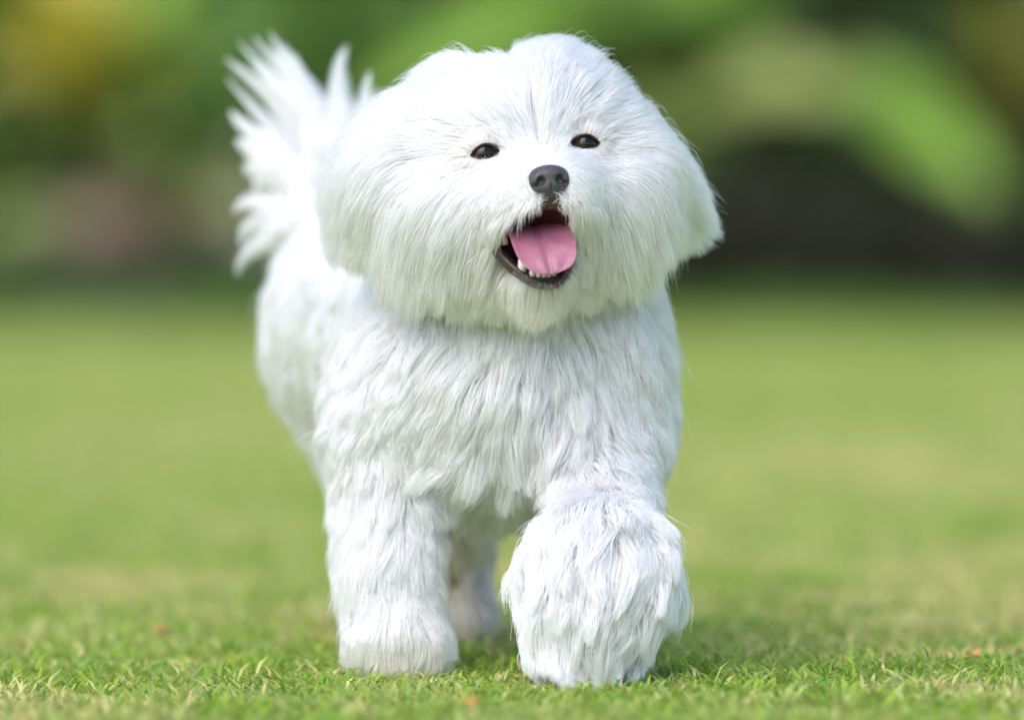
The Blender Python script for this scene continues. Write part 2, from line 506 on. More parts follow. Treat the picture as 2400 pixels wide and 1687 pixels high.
# trees added out of view so their crowns shade the bed and far lawn
for i, (x, y) in enumerate(((-3.3, 14.6), (2.9, 14.8))):
    b = Vector((x, y, 0)); sgn = 1 if x < 0 else -1
    root = empty('unseen_shade_tree', b)
    tag(root, 'unseen tree added to shade the bed, leaning in beside the yellow shrub' if x < 0 else 'unseen tree added to shade the bed, leaning in beside the olive plant', 'tree')
    link_mesh('trunk', tube_mesh('trunk', [b + Vector((0, 0, -0.05)), b + Vector((sgn * 0.1, -0.1, 1.3)), b + Vector((sgn * 0.5, -0.4, 2.7)), b + Vector((sgn * 1.0, -0.8, 3.9))], [0.17, 0.13, 0.10, 0.05], 10), m_bark, root)
    for j, (dx, dy, dz) in enumerate(((1.9, -1.2, 3.0), (1.5, 0.4, 3.3), (0.2, -1.8, 3.2), (2.4, -0.4, 3.7))):
        s0 = b + Vector((sgn * 0.4, -0.3, 2.2 + 0.25 * j))
        e0 = b + Vector((sgn * dx, dy, dz))
        link_mesh('branch', tube_mesh('branch', [s0, (s0 + e0) * 0.5 + Vector((0, 0, 0.15)), e0], [0.06, 0.045, 0.015], 7), m_bark, root)
    leafy_crown('crown', (x + sgn * 1.5, y - 0.9, 3.4), (2.1, 2.0, 0.9), 3000, 0.17, m_leaf_mid, root, 500 + i)

# ------------------------------------------------------------------ THE DOG
# signed distance field of the body under the coat, in millimetres; X right, Y away, Z up
def rot(ax, deg):
    return np.array(Matrix.Rotation(R(deg), 3, ax))


HR = rot('Z', 8) @ rot('X', -8) @ rot('Y', -5.5)
HO = np.array([12.0, -10.0, 314.0])


def H(x, y, z):                      # head-local millimetres to dog millimetres
    return HR @ np.array([x, y, z], float) + HO


class Prim:
    pass


PR = []


def ell(reg, c, r, Rm=None, head=False, **kw):
    p = Prim(); p.kind = 'e'; p.reg = reg
    p.c = H(*c) if head else np.array(c, float)
    p.r = np.array(r, float)
    p.R = HR @ (Rm if Rm is not None else np.eye(3)) if head else (Rm if Rm is not None else np.eye(3))
    p.kw = kw
    PR.append(p); return p


def cap(reg, pa, pb, ra, rb, head=False, **kw):
    p = Prim(); p.kind = 'c'; p.reg = reg
    p.a = H(*pa) if head else np.array(pa, float); p.b = H(*pb) if head else np.array(pb, float)
    p.ra, p.rb = ra, rb; p.kw = kw
    PR.append(p); return p


def sd(p, X):
    if p.kind == 'e':
        q = (X - p.c.astype(np.float32)) @ p.R.astype(np.float32)
        k0 = np.linalg.norm(q / p.r.astype(np.float32), axis=-1)
        k1 = np.linalg.norm(q / (p.r ** 2).astype(np.float32), axis=-1)
        return k0 * (k0 - 1) / np.maximum(k1, 1e-5)
    ab = (p.b - p.a).astype(np.float32)
    t = np.clip(((X - p.a.astype(np.float32)) @ ab) / float(ab @ ab), 0, 1)
    d = np.linalg.norm(X - p.a.astype(np.float32) - t[..., None] * ab, axis=-1)
    return d - (p.ra + (p.rb - p.ra) * t)


# per region: L strand length, T coat thickness, v comb direction, a radial amount, o radial origin,
#             cs clump spacing, ck clump strength, fz frizz, dn density, dr droop
FACE = H(0, -20, -12)
HEADC = H(0, 40, 0)
hd = dict(L=48, T=12, v=(0, 0.2, -0.75), a=1.0, o=FACE, cs=9, ck=0.45, fz=0.35, dn=1.6, dr=0.7)
ell('cranium', (0, 52, 8), (60, 60, 47), head=True, **{**hd, 'v': (0, 0.5, -0.15), 'L': 42, 'T': 16})
ell('brow', (0, 20, 10), (48, 28, 27), head=True, **{**hd, 'v': (0, 0.6, 0.25), 'L': 32, 'T': 10, 'dn': 2.0})
ell('cheek', (-38, 24, -32), (42, 34, 28), head=True, **{**hd, 'L': 38, 'T': 11})
ell('cheek', (36, 24, -32), (38, 34, 28), head=True, **{**hd, 'L': 38, 'T': 11})
ell('ear', (-80, 58, 2), (20, 36, 30), rot('Y', 26), head=True, **{**hd, 'L': 42, 'T': 14, 'v': (-0.15, 0.1, -1.0), 'a': 0.9})
ell('ear', (68, 58, -8), (15, 36, 36), rot('Y', -40), head=True, **{**hd, 'L': 38, 'T': 12, 'v': (0.9, 0.1, -0.75), 'a': 0.7, 'dr': 0.35})
ell('muzzle', (0, -18, -27), (23, 27, 15), head=True, L=24, T=5, v=(0, 0.3, -0.7), a=1.0, o=H(0, -50, -16), cs=5, ck=0.4, fz=0.4, dn=2.4, dr=0.5)
ell('muzzle', (-14, -18, -35), (17, 22, 12), head=True, L=24, T=5, v=(-0.2, 0.2, -1.0), a=0.8, o=H(0, -50, -16), cs=5, ck=0.5, fz=0.4, dn=2.4, dr=0.6)
ell('muzzle', (12, -18, -35), (16, 22, 12), head=True, L=24, T=5, v=(0.2, 0.2, -1.0), a=0.8, o=H(0, -50, -16), cs=5, ck=0.5, fz=0.4, dn=2.4, dr=0.6)
ch = dict(L=19, T=7, v=(0, 0.25, -1.0), a=0.6, o=H(-6, -40, -74), cs=8, ck=0.55, fz=0.6, dn=1.6, dr=0.7)
cap('chin', (-5, 32, -58), (-7, -16, -80), 25, 11, head=True, **ch)
ell('jaw', (-4, 32, -55), (48, 36, 19), head=True, **{**ch, 'L': 28, 'T': 9})

bd = dict(L=32, T=11, v=(0, 0.45, -0.9), a=0.0, o=np.zeros(3), cs=12, ck=0.75, fz=0.9, dn=1.1, dr=0.5)
cap('neck', (2, 100, 210), (6, 76, 256), 62, 54, **{**bd, 'L': 36})
ell('chest', (-8, 92, 172), (74, 66, 56), **{**bd, 'L': 42, 'T': 15, 'v': (-0.15, -0.15, -1.0), 'a': 0.7, 'o': np.array([22, 30, 205]), 'cs': 14, 'ck': 0.95})
ell('shoulder', (-64, 92, 164), (36, 50, 58), **{**bd, 'v': (-0.1, 0.5, -0.9)})
ell('shoulder', (58, 90, 182), (32, 50, 62), **{**bd, 'v': (0.1, 0.4, -0.9)})
cap('barrel', (-22, 140, 188), (-74, 310, 198), 67, 68, **{**bd, 'L': 34, 'T': 13})
ell('rump', (-86, 345, 204), (62, 58, 60), **{**bd, 'L': 40, 'T': 15, 'v': (-0.35, 0.2, -0.9)})
# standing front leg (dog's right)
lg = dict(L=26, T=9, v=(0, 0.1, -1.0), a=0.0, o=np.zeros(3), cs=11, ck=0.7, fz=1.0, dn=1.2, dr=0.4)
cap('foreleg', (-78, 84, 132), (-75, 66, 62), 31, 22, **lg)
cap('foreleg', (-75, 66, 62), (-68, 58, 16), 22, 22, **{**lg, 'L': 34})
ell('paw', (-68, 54, 11), (18, 22, 10), **{**lg, 'L': 22, 'T': 6, 'v': (0, -0.05, -1.0), 'cs': 9})
# lifted front leg (dog's left), reaching forward
pw = dict(L=38, T=16, v=(0.0, -0.2, -0.8), a=1.0, o=np.array([50, 40, 122]), cs=13, ck=1.05, fz=0.9, dn=1.4, dr=0.4)
cap('foreleg', (56, 80, 138), (52, 14, 82), 31, 24, **{**lg, 'T': 10})
ell('paw', (51, -18, 65), (36, 32, 31), **pw)
ell('paw', (43, -34, 36), (25, 22, 24), **pw)
# hind legs
hl = dict(L=28, T=10, v=(0, 0.2, -1.0), a=0.0, o=np.zeros(3), cs=12, ck=0.7, fz=0.8, dn=0.7, dr=0.4)
cap('thigh', (-98, 330, 155), (-82, 300, 85), 34, 20, **hl)
cap('shank', (-82, 300, 85), (-78, 335, 45), 20, 15, **hl)
cap('hock', (-78, 335, 45), (-78, 322, 14), 15, 15, **hl)
ell('paw', (-78, 308, 13), (17, 26, 12), **hl)
cap('thigh', (-46, 325, 150), (-44, 290, 88), 36, 22, **hl)
cap('shank', (-44, 290, 88), (-42, 325, 48), 22, 15, **hl)
cap('hock', (-42, 325, 48), (-40, 310, 14), 15, 15, **hl)
ell('paw', (-40, 294, 12), (17, 25, 12), **hl)
# tail carried up over the rump
tl = dict(L=40, T=16, v=(-0.4, 0.2, 0.8), a=0.0, o=np.zeros(3), cs=18, ck=0.8, fz=0.6, dn=0.6, dr=0.2)
cap('tail', (-98, 392, 225), (-118, 412, 268), 20, 16, **tl)
cap('tail', (-118, 412, 268), (-112, 395, 312), 16, 11, **tl)

# mouth opening carved out of the jaws
CAVITY = [('e', H(-8.5, -24, -60.5), np.array([20.5, 34.0, 15.5]), HR @ rot('X', -18)),
          ('e', H(-6, -36, -53), np.array([17.0, 22.0, 10.0]), HR)]


def cavity(X, grow=0.0):
    out = None
    for _, c, r, Rm in CAVITY:
        p = Prim(); p.kind = 'e'; p.c = c; p.r = r + grow; p.R = Rm
        d = sd(p, X)
        out = d if out is None else np.minimum(out, d)
    return out


EYES = [H(-31, -7, -3.5), H(29.5, -7, -3.5)]
KS = 9.0
GH = 3.2
LO = np.array([-215.0, -110.0, -8.0]); HI = np.array([150.0, 450.0, 400.0])
NG = np.ceil((HI - LO) / GH).astype(int) + 1


def build_field():
    F = np.full(NG, 1e4, np.float32)
    ax = [LO[i] + GH * np.arange(NG[i]) for i in range(3)]
    first = True
    acc = np.zeros(NG, np.float32)
    for p in PR:
        if p.kind == 'e':
            rr = float(np.max(p.r)); c = p.c; lo, hi = c - rr - 45, c + rr + 45
        else:
            rr = max(p.ra, p.rb); lo = np.minimum(p.a, p.b) - rr - 45; hi = np.maximum(p.a, p.b) + rr + 45
        s = [slice(max(0, int((lo[i] - LO[i]) / GH)), min(NG[i], int((hi[i] - LO[i]) / GH) + 2)) for i in range(3)]
        X = np.stack(np.meshgrid(ax[0][s[0]], ax[1][s[1]], ax[2][s[2]], indexing='ij'), -1).astype(np.float32)
        d = np.maximum(sd(p, X), -60)
        acc[s[0], s[1], s[2]] += np.exp(-d / KS)
    F = -KS * np.log(np.maximum(acc, 1e-4))
    X = np.stack(np.meshgrid(*ax, indexing='ij'), -1).astype(np.float32)
    # carve mouth and eye sockets
    m = np.linalg.norm(X - HO.astype(np.float32), axis=-1) < 150
    Fs = F[m]
    Fc = np.maximum(Fs, -cavity(X[m]))
    for e in EYES:
        Fc = np.maximum(Fc, 9.0 - np.linalg.norm(X[m] - (e + HR @ np.array([0, -3.0, 0])).astype(np.float32), axis=-1))
    pn = Prim(); pn.kind = 'e'; pn.c = H(0, -51, -29); pn.r = np.array([10.5, 9.0, 8.5]); pn.R = HR
    Fc = np.maximum(Fc, -sd(pn, X[m]))
    F2 = F.copy(); F2[m] = Fc
    return F, F2


FIELD, FIELD_C = build_field()


def surface_nets(F, lo, h):
    n = np.array(F.shape)
    S = F < 0
    c = np.zeros(tuple(n - 1), np.int8)
    offs = [(i, j, k) for i in (0, 1) for j in (0, 1) for k in (0, 1)]
    for i, j, k in offs:
        c += S[i:n[0] - 1 + i, j:n[1] - 1 + j, k:n[2] - 1 + k]
    act = np.argwhere((c > 0) & (c < 8))
    idm = np.full(tuple(n - 1), -1, np.int32)
    idm[tuple(act.T)] = np.arange(len(act))
    acc = np.zeros((len(act), 3)); cnt = np.zeros(len(act))
    for a in offs:
        for ax in range(3):
            if a[ax] == 1: continue
            b = list(a); b[ax] = 1
            fa = F[tuple((act + a).T)]; fb = F[tuple((act + b).T)]
            x = (fa < 0) != (fb < 0)
            t = np.where(x, fa / np.where(x, fa - fb, 1), 0)
            p = np.tile(np.array(a, float), (len(act), 1)); p[:, ax] = t
            acc[x] += p[x]; cnt[x] += 1
    V = (act + acc / cnt[:, None]) * h + lo
    Q = []
    for ax in range(3):
        u, v = (ax + 1) % 3, (ax + 2) % 3
        sl0 = [slice(None)] * 3; sl1 = [slice(None)] * 3
        sl0[ax] = slice(0, n[ax] - 1); sl1[ax] = slice(1, n[ax])
        A, B = S[tuple(sl0)], S[tuple(sl1)]
        e = np.argwhere(A != B)
        ok = (e[:, u] > 0) & (e[:, v] > 0) & (e[:, u] < n[u] - 1) & (e[:, v] < n[v] - 1)
        e = e[ok]
        ins = A[tuple(e.T)]
        def cell(du, dv):
            q = e.copy(); q[:, u] -= du; q[:, v] -= dv
            return idm[tuple(q.T)]
        q = np.stack([cell(1, 1), cell(0, 1), cell(0, 0), cell(1, 0)], -1)
        q[~ins] = q[~ins][:, ::-1]
        Q.append(q)
    Q = np.concatenate(Q)
    Q = Q[(Q >= 0).all(1)]
    return V, Q


BV, BQ = surface_nets(FIELD_C, LO, GH)
print('body verts', len(BV))


def lookup(G, X):
    """trilinear lookup of grid G (…,C optional) at mm positions"""
    q = (X - LO) / GH
    q = np.clip(q, 0, np.array(FIELD.shape) - 1.001)
    i = q.astype(np.int32); f = (q - i).astype(np.float32)
    out = 0
    for a in (0, 1):
        for b in (0, 1):
            for c in (0, 1):
                w = (f[:, 0] if a else 1 - f[:, 0]) * (f[:, 1] if b else 1 - f[:, 1]) * (f[:, 2] if c else 1 - f[:, 2])
                g = G[i[:, 0] + a, i[:, 1] + b, i[:, 2] + c]
                out = out + (w[:, None] * g if g.ndim == 2 else w * g)
    return out


GRAD = np.stack(np.gradient(FIELD, GH), -1).astype(np.float32)


def normal_at(X):
    g = lookup(GRAD, X)
    return g / np.maximum(np.linalg.norm(g, axis=1), 1e-5)[:, None]


def unit(v):
    return v / np.maximum(np.linalg.norm(v, axis=-1, keepdims=True), 1e-9)


DOG = empty('dog', (-0.02, 0.15, 0.0))
tag(DOG, 'fluffy white long haired dog trotting over the lawn, mouth open, tongue out', 'dog')

# ---- body mesh under the coat
m_skin, nt, b = mat_new('dog_skin')
at = nt.nodes.new('ShaderNodeAttribute'); at.attribute_name = 'skin'
nz = nt.nodes.new('ShaderNodeTexNoise'); nz.inputs['Scale'].default_value = 180
mxc = nt.nodes.new('ShaderNodeMixRGB'); mxc.blend_type = 'MULTIPLY'; mxc.inputs[0].default_value = 0.25
nt.links.new(at.outputs['Color'], mxc.inputs[1]); nt.links.new(nz.outputs['Color'], mxc.inputs[2])
nt.links.new(mxc.outputs[0], b.inputs['Base Color'])
b.inputs['Roughness'].default_value = 0.7
m_mouth = simple('mouth_lining', [(0.3, (0.05, 0.012, 0.012)), (0.7, (0.11, 0.03, 0.03))], 90, 0.35, 0.4)
body_me = np_mesh('body', BV / 1000.0, BQ)
cen = BV[BQ].mean(1)
inmouth = cavity(cen.astype(np.float32), 0.8) < 0
body_me.materials.append(m_skin); body_me.materials.append(m_mouth)
body_me.polygons.foreach_set('material_index', inmouth.astype(np.int32))
sk = np.tile(np.array([0.86, 0.85, 0.83]), (len(BV), 1))


def blend_col(mask, colr):
    global sk
    sk = sk * (1 - mask[:, None]) + np.array(colr) * mask[:, None]


for e in EYES:
    blend_col(np.clip(1 - (np.linalg.norm(BV - e, axis=1) - 10) / 6, 0, 1) * 0.3, (0.5, 0.38, 0.33))
blend_col(np.clip(1 - (np.linalg.norm(BV - H(0, -44, -40), axis=1) - 8) / 6, 0, 1), (0.05, 0.035, 0.035))
blend_col(np.clip(1 - cavity(BV.astype(np.float32)) / 5, 0, 1) * 0.8, (0.10, 0.06, 0.055))
blend_col(np.clip(1 - (np.linalg.norm(BV - np.array([-68, 20, 8]), axis=1) - 14) / 22, 0, 1) * 0.6, (0.75, 0.52, 0.42))
a_ = body_me.attributes.new('skin', 'FLOAT_COLOR', 'POINT')
a_.data.foreach_set('color', np.concatenate([sk, np.ones((len(sk), 1))], 1).astype(np.float32).ravel())
body = link_mesh('body', body_me, None, DOG)

# ---- fur
REGS = [p.reg for p in PR]
KEYS = ('L', 'T', 'a', 'cs', 'ck', 'fz', 'dn', 'dr')
PV = np.array([[p.kw[k] for k in KEYS] for p in PR])
CV = np.array([unit(np.array(p.kw['v'], float)) for p in PR])
CO = np.array([p.kw['o'] for p in PR], float)
ISHEAD = np.array([r in ('cranium', 'brow', 'cheek', 'ear', 'muzzle', 'chin', 'jaw') for r in REGS])


def region_params(X):
    D = np.stack([sd(p, X.astype(np.float32)) for p in PR], 1)
    W = np.exp(-np.clip(D - D.min(1, keepdims=True), 0, 80) / 6.0)
    W /= W.sum(1, keepdims=True)
    par = W @ PV
    comb = W @ CV
    for i in range(len(PR)):
        if PV[i, 2] > 0:
            comb += W[:, i:i + 1] * PV[i, 2] * unit(X - CO[i])
    head = W[:, ISHEAD].sum(1)
    return par, unit(comb), head, W


def sample_surface(n):
    tri = np.concatenate([BQ[:, [0, 1, 2]], BQ[:, [0, 2, 3]]])
    skip = np.concatenate([inmouth, inmouth])
    tri = tri[~skip]
    A, B, C = BV[tri[:, 0]], BV[tri[:, 1]], BV[tri[:, 2]]
    ar = np.linalg.norm(np.cross(B - A, C - A), axis=1) * 0.5
    mid = (A + B + C) / 3
    par, _, _, _ = region_params(mid)
    dens = par[:, 6]
    # what faces away from any place the photograph could be taken gets a thinner coat
    nn = np.cross(B - A, C - A); nn = unit(nn)
    dens = dens * np.where(nn[:, 1] > 0.55, 0.5, 1.0)
    pr = ar * dens; pr /= pr.sum()
    t = rng.choice(len(tri), n, p=pr)
    u, v = rng.random(n), rng.random(n)
    fl = u + v > 1; u[fl], v[fl] = 1 - u[fl], 1 - v[fl]
    return A[t] + (B[t] - A[t]) * u[:, None] + (C[t] - A[t]) * v[:, None]


def nearest(src, dst):
    """index of the nearest dst for each src, cell hashing through a KD tree"""
    kd = KDTree(len(dst))
    for i, p in enumerate(dst): kd.insert(p, i)
    kd.balance()
    return np.fromiter((kd.find(p)[1] for p in src), np.int64, len(src))


K = 9


def grow(X, par, comb, thick, Lf, hug):
    """march strands over the coat: tangent comb direction, offset above the skin, droop"""
    n = len(X)
    L = par[:, 0] * Lf
    T = par[:, 1] * thick
    P = np.zeros((n, K, 3), np.float32)
    P[:, 0] = X
    cur = X.copy(); d = comb.copy()
    N0 = normal_at(X)
    prev = N0.copy()
    for k in range(1, K):
        t = k / (K - 1)
        N = normal_at(cur)
        g = np.zeros_like(d); g[:, 2] = -1
        w = d + g * (par[:, 7] * t * 0.6)[:, None]
        tan = unit(w - N * np.minimum((w * N).sum(1, keepdims=True), 0.25 * t))
        sdv = lookup(FIELD, cur)
        want = T * np.minimum(1, 1.5 * t ** 0.8)
        step = L / (K - 1)
        push = np.clip((want - sdv) / np.maximum(step, 1e-3), hug, 1.6)
        dirn = unit(tan + N * push[:, None])
        dirn = unit(0.45 * prev * (1 - t) + dirn)
        cur = cur + dirn * step[:, None]
        prev = dirn
        P[:, k] = cur
    return P


def hairs(name, P, rad, tint, mat, parent):
    n, k, _ = P.shape
    hc = bpy.data.hair_curves.new(name)
    hc.add_curves([k] * n)
    pos = hc.attributes.get('position') or hc.attributes.new('position', 'FLOAT_VECTOR', 'POINT')
    pos.data.foreach_set('vector', (P / 1000.0).astype(np.float32).ravel())
    t = np.linspace(0, 1, k)
    prof = np.where(t < 0.35, 1.0, 1.0 - 0.75 * ((t - 0.35) / 0.65) ** 1.3)
    rr = (rad[:, None] * prof[None, :] / 1000.0).astype(np.float32)
    ra = hc.attributes.get('radius') or hc.attributes.new('radius', 'FLOAT', 'POINT')
    ra.data.foreach_set('value', rr.ravel())
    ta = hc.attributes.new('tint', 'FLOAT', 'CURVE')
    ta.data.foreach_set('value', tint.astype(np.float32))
    hc.materials.append(mat)
    o = bpy.data.objects.new(name, hc)
    COL.objects.link(o)
    o.parent = parent
    o.matrix_parent_inverse = Matrix.Translation(-parent.location)
    return o


def fur_material():
    m, nt, b = mat_new('white_fur')
    nt.nodes.remove(b)
    at = nt.nodes.new('ShaderNodeAttribute'); at.attribute_name = 'tint'
    hi = nt.nodes.new('ShaderNodeHairInfo')
    cr = nt.nodes.new('ShaderNodeValToRGB')
    cr.color_ramp.elements[0].color = (0.93, 0.93, 0.935, 1)
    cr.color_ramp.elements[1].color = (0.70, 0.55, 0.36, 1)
    hb = nt.nodes.new('ShaderNodeBsdfHairPrincipled')
    hb.parametrization = 'COLOR'
    hb.inputs['Roughness'].default_value = 0.45
    hb.inputs['Radial Roughness'].default_value = 0.75
    hb.inputs['IOR'].default_value = 1.5
    hb.inputs['Random Roughness'].default_value = 0.2
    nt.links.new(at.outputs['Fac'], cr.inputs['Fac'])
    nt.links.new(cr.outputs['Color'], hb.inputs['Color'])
    df = nt.nodes.new('ShaderNodeBsdfDiffuse')
    nt.links.new(cr.outputs['Color'], df.inputs['Color'])
    mx = nt.nodes.new('ShaderNodeMixShader'); mx.inputs[0].default_value = 0.35
    nt.links.new(hb.outputs[0], mx.inputs[1]); nt.links.new(df.outputs[0], mx.inputs[2])
    nt.links.new(mx.outputs[0], nt.nodes['Material Output'].inputs['Surface'])
    return m


m_fur = fur_material()
NFUR = 390000


def coat():
    n = NFUR
    X = sample_surface(n)
    # keep eyes, nose clear at the root
    keep = np.ones(n, bool)
    for e in EYES:
        keep &= np.linalg.norm(X - e, axis=1) > 9.5
    keep &= np.linalg.norm(X - H(0, -46, -29), axis=1) > 12.5
    X = X[keep]; n = len(X)
    par, comb, head, W = region_params(X)
    # shorter coat round nose, eyes and lips, and on the bridge
    hl = (X - HO) @ HR
    dn = np.linalg.norm(X - H(0, -44, -26), axis=1)
    de = np.min([np.linalg.norm(X - e, axis=1) for e in EYES], 0)
    Lf = np.clip(0.22 + (dn - 14) / 50, 0.22, 1.0) * np.where(head > 0.5, 1, 0) + np.where(head > 0.5, 0, 1)
    Lf *= np.where(head > 0.5, np.clip(0.3 + (de - 10) / 26, 0.3, 1.0), 1.0)
    # hair between the eyes stands up and outward from the bridge
    br = np.exp(-((hl[:, 0] / 20) ** 2) - ((hl[:, 2] + 2) / 18) ** 2) * (hl[:, 1] < 25)
    up = HR @ np.array([0, 0.3, 1.0])
    comb = unit(comb * (1 - br[:, None]) + br[:, None] * (up + HR[:, 0] * np.sign(hl[:, :1]) * 0.35))
    # parting along the top of the head
    top = np.clip((hl[:, 2] - 25) / 25, 0, 1) * (head > 0.5)
    part = hl[:, 0] + 2 + 0.08 * hl[:, 1]
    comb = unit(comb + (top * np.tanh(part / 12) * 0.9)[:, None] * HR[:, 0])
    comb = unit(comb + top[:, None] * np.array([0, 0.1, 0.25]))
    notch = top * np.exp(-((part + 4) / 7.0) ** 2) * (hl[:, 1] < 70)
    Lf *= rng.uniform(0.7, 1.1, n)
    Lf *= np.where(head > 0.5, 1.0, 0.78 + 0.5 * vnoise(X, 1 / 9.0, 71))
    beard = W[:, [r in ('jaw', 'chin', 'cheek') for r in REGS]].sum(1)
    Lf *= 1 + beard * (rng.uniform(-0.25, 0.45, n) + 0.5 * (vnoise(X, 1 / 7.0, 77) - 0.5))
    nse = vnoise(X, 1 / 28.0, 21)
    ns2 = vnoise(X, 1 / 9.0, 22)
    thick = (0.3 + 0.7 * rng.random(n) ** 0.7) * (0.82 + 0.36 * nse) * np.where(head > 0.5, 0.85 + 0.3 * ns2, 0.75 + 0.5 * ns2)
    fl = rng.random(n) < 0.05
    thick[fl] *= rng.uniform(1.1, 1.7, fl.sum())
    thick *= np.clip(0.35 + (np.minimum(dn - 14, 1.6 * (de - 10))) / 40, 0.25, 1) * (head > 0.5) + (head <= 0.5)
    thick *= (1 - 0.75 * notch) * (1 + 0.35 * top * np.exp(-((np.abs(part + 4) - 22) / 12.0) ** 2))
    # wandering comb direction, tuft by tuft
    wob = np.stack([vnoise(X, 1 / 22.0, 31 + i) - 0.5 for i in range(3)], 1)
    comb = unit(comb + wob * np.where(head > 0.5, 0.25, 1.0)[:, None] + rng.normal(0, 0.06, (n, 3)))
    P = grow(X, par, comb, thick, Lf, np.where(head > 0.5, -0.15, -0.45))
    t = np.linspace(0, 1, K)[None, :, None]
    # clumps: strands gather towards the tip of a guide strand
    for lvl, (mul, str_) in enumerate(((1.0, 1.0), (0.42, 0.7))):
        cs = par[:, 3] * mul
        area = cs ** 2
        isg = rng.random(n) < np.clip(1.0 / (0.85 * par[:, 6] * area), 0.002, 0.5)
        gi = np.nonzero(isg)[0]
        own = gi[nearest(X, X[gi])]
        ck = (par[:, 4] * str_)[:, None, None] * rng.uniform(0.5, 1.0, (n, 1, 1))
        dist = np.linalg.norm(X[own] - X, axis=1)
        ck = np.minimum(ck * (np.clip(1.7 - dist / (cs * 1.0), 0, 1))[:, None, None], 0.97)
        tgt = P[own] + (X - X[own])[:, None, :] * (1 - t * 0.8)
        P = P + (tgt - P) * ck * t ** 1.0
    # soft waves and frizz
    for f_, a_ in ((1 / 14.0, 2.2), (1 / 6.0, 0.9)):
        q = P.reshape(-1, 3)
        wv = np.stack([vnoise(q, f_, 50 + i) - 0.5 for i in range(3)], 1).reshape(n, K, 3)
        P = P + wv * t * a_ * par[:, 5][:, None, None] * 1.6
    P = P + rng.normal(0, 1, (n, 1, 3)) * t ** 2 * 1.5 * par[:, 5][:, None, None]
    # a few stray hairs
    st = rng.random(n) < 0.03
    P[st] += rng.normal(0, 1, (st.sum(), 1, 3)) * t ** 1.5 * 4.0
    # clear the eyes and the open mouth
    ok = np.ones(n, bool)
    q = P.reshape(-1, 3)
    for s_, e in zip((-1, 1), EYES):
        l = ((q - e) @ HR).reshape(n, K, 3)
        almond = (l[..., 0] / 9.2) ** 2 + ((l[..., 2] - 0.9) / 5.0) ** 2 < 1
        ok &= ~(almond & (l[..., 1] < 4)).any(1)
    ok &= ~((cavity(q.astype(np.float32), 0.5).reshape(n, K) < 0).any(1))
    l = (q - H(0, -46, -29)) @ HR
    nose = ((l[:, 0] / 12.5) ** 2 + (l[:, 2] / 9.5) ** 2 < 1) & (l[:, 1] < 6)
    ok &= ~nose.reshape(n, K).any(1)
    P, par, X, head = P[ok], par[ok], X[ok], head[ok]
    n = len(P)
    rad = rng.uniform(0.11, 0.19, n) * np.where(head > 0.5, 1.0, 1.25)
    dm = np.linalg.norm(X - H(-3, -20, -78), axis=1)
    tint = np.clip(1 - dm / 55, 0, 1) * 0.35 * rng.uniform(0.4, 1, n)
    de = np.min([np.linalg.norm(X - e, axis=1) for e in EYES], 0)
    tint = np.maximum(tint, np.clip(1 - (de - 9) / 9, 0, 1) * 0.28)
    dp = np.linalg.norm(X - np.array([-68, 25, 8]), axis=1)
    tint = np.maximum(tint, np.clip(1 - dp / 40, 0, 1) * 0.35)
    hind = (X[:, 1] > 250) & (X[:, 2] < 115) & (X[:, 0] > -66)  # inner hind leg: shade under the belly is put into the fur tint
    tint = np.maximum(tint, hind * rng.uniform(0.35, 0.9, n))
    hd_ = head > 0.5
    hairs('head_fur', P[hd_], rad[hd_], tint[hd_], m_fur, DOG)
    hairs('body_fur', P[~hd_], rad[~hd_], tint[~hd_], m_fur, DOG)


coat()


# ---- tufts laid out by hand: tail plume, moustache, lashes
def strands(roots, tips, bend, per, spread0, spread1, jl=0.12, wave=1.0, k=K, taper=0.6):
    out = []
    for r0, r1, bd_ in zip(roots, tips, bend):
        r0, r1, bd_ = np.array(r0, float), np.array(r1, float), np.array(bd_, float)
        t = np.linspace(0, 1, k)[None, :, None]
        o0 = rng.normal(0, 1, (per, 1, 3)) * spread0
        o1 = rng.normal(0, 1, (per, 1, 3)) * spread1
        s = rng.uniform(1 - jl * 2.5, 1.0, (per, 1, 1))
        tt = t * s
        base = r0 + (r1 - r0) * tt + bd_ * (4 * tt * (1 - tt))
        off = o0 * (1 - tt) + o1 * tt * (1 - taper * tt)
        out.append(base + off)
    P = np.concatenate(out)
    q = P.reshape(-1, 3)
    wv = np.stack([vnoise(q, 1 / 12.0, 80 + i) - 0.5 for i in range(3)], 1).reshape(P.shape)
    return P + wv * np.linspace(0, 1, k)[None, :, None] * wave


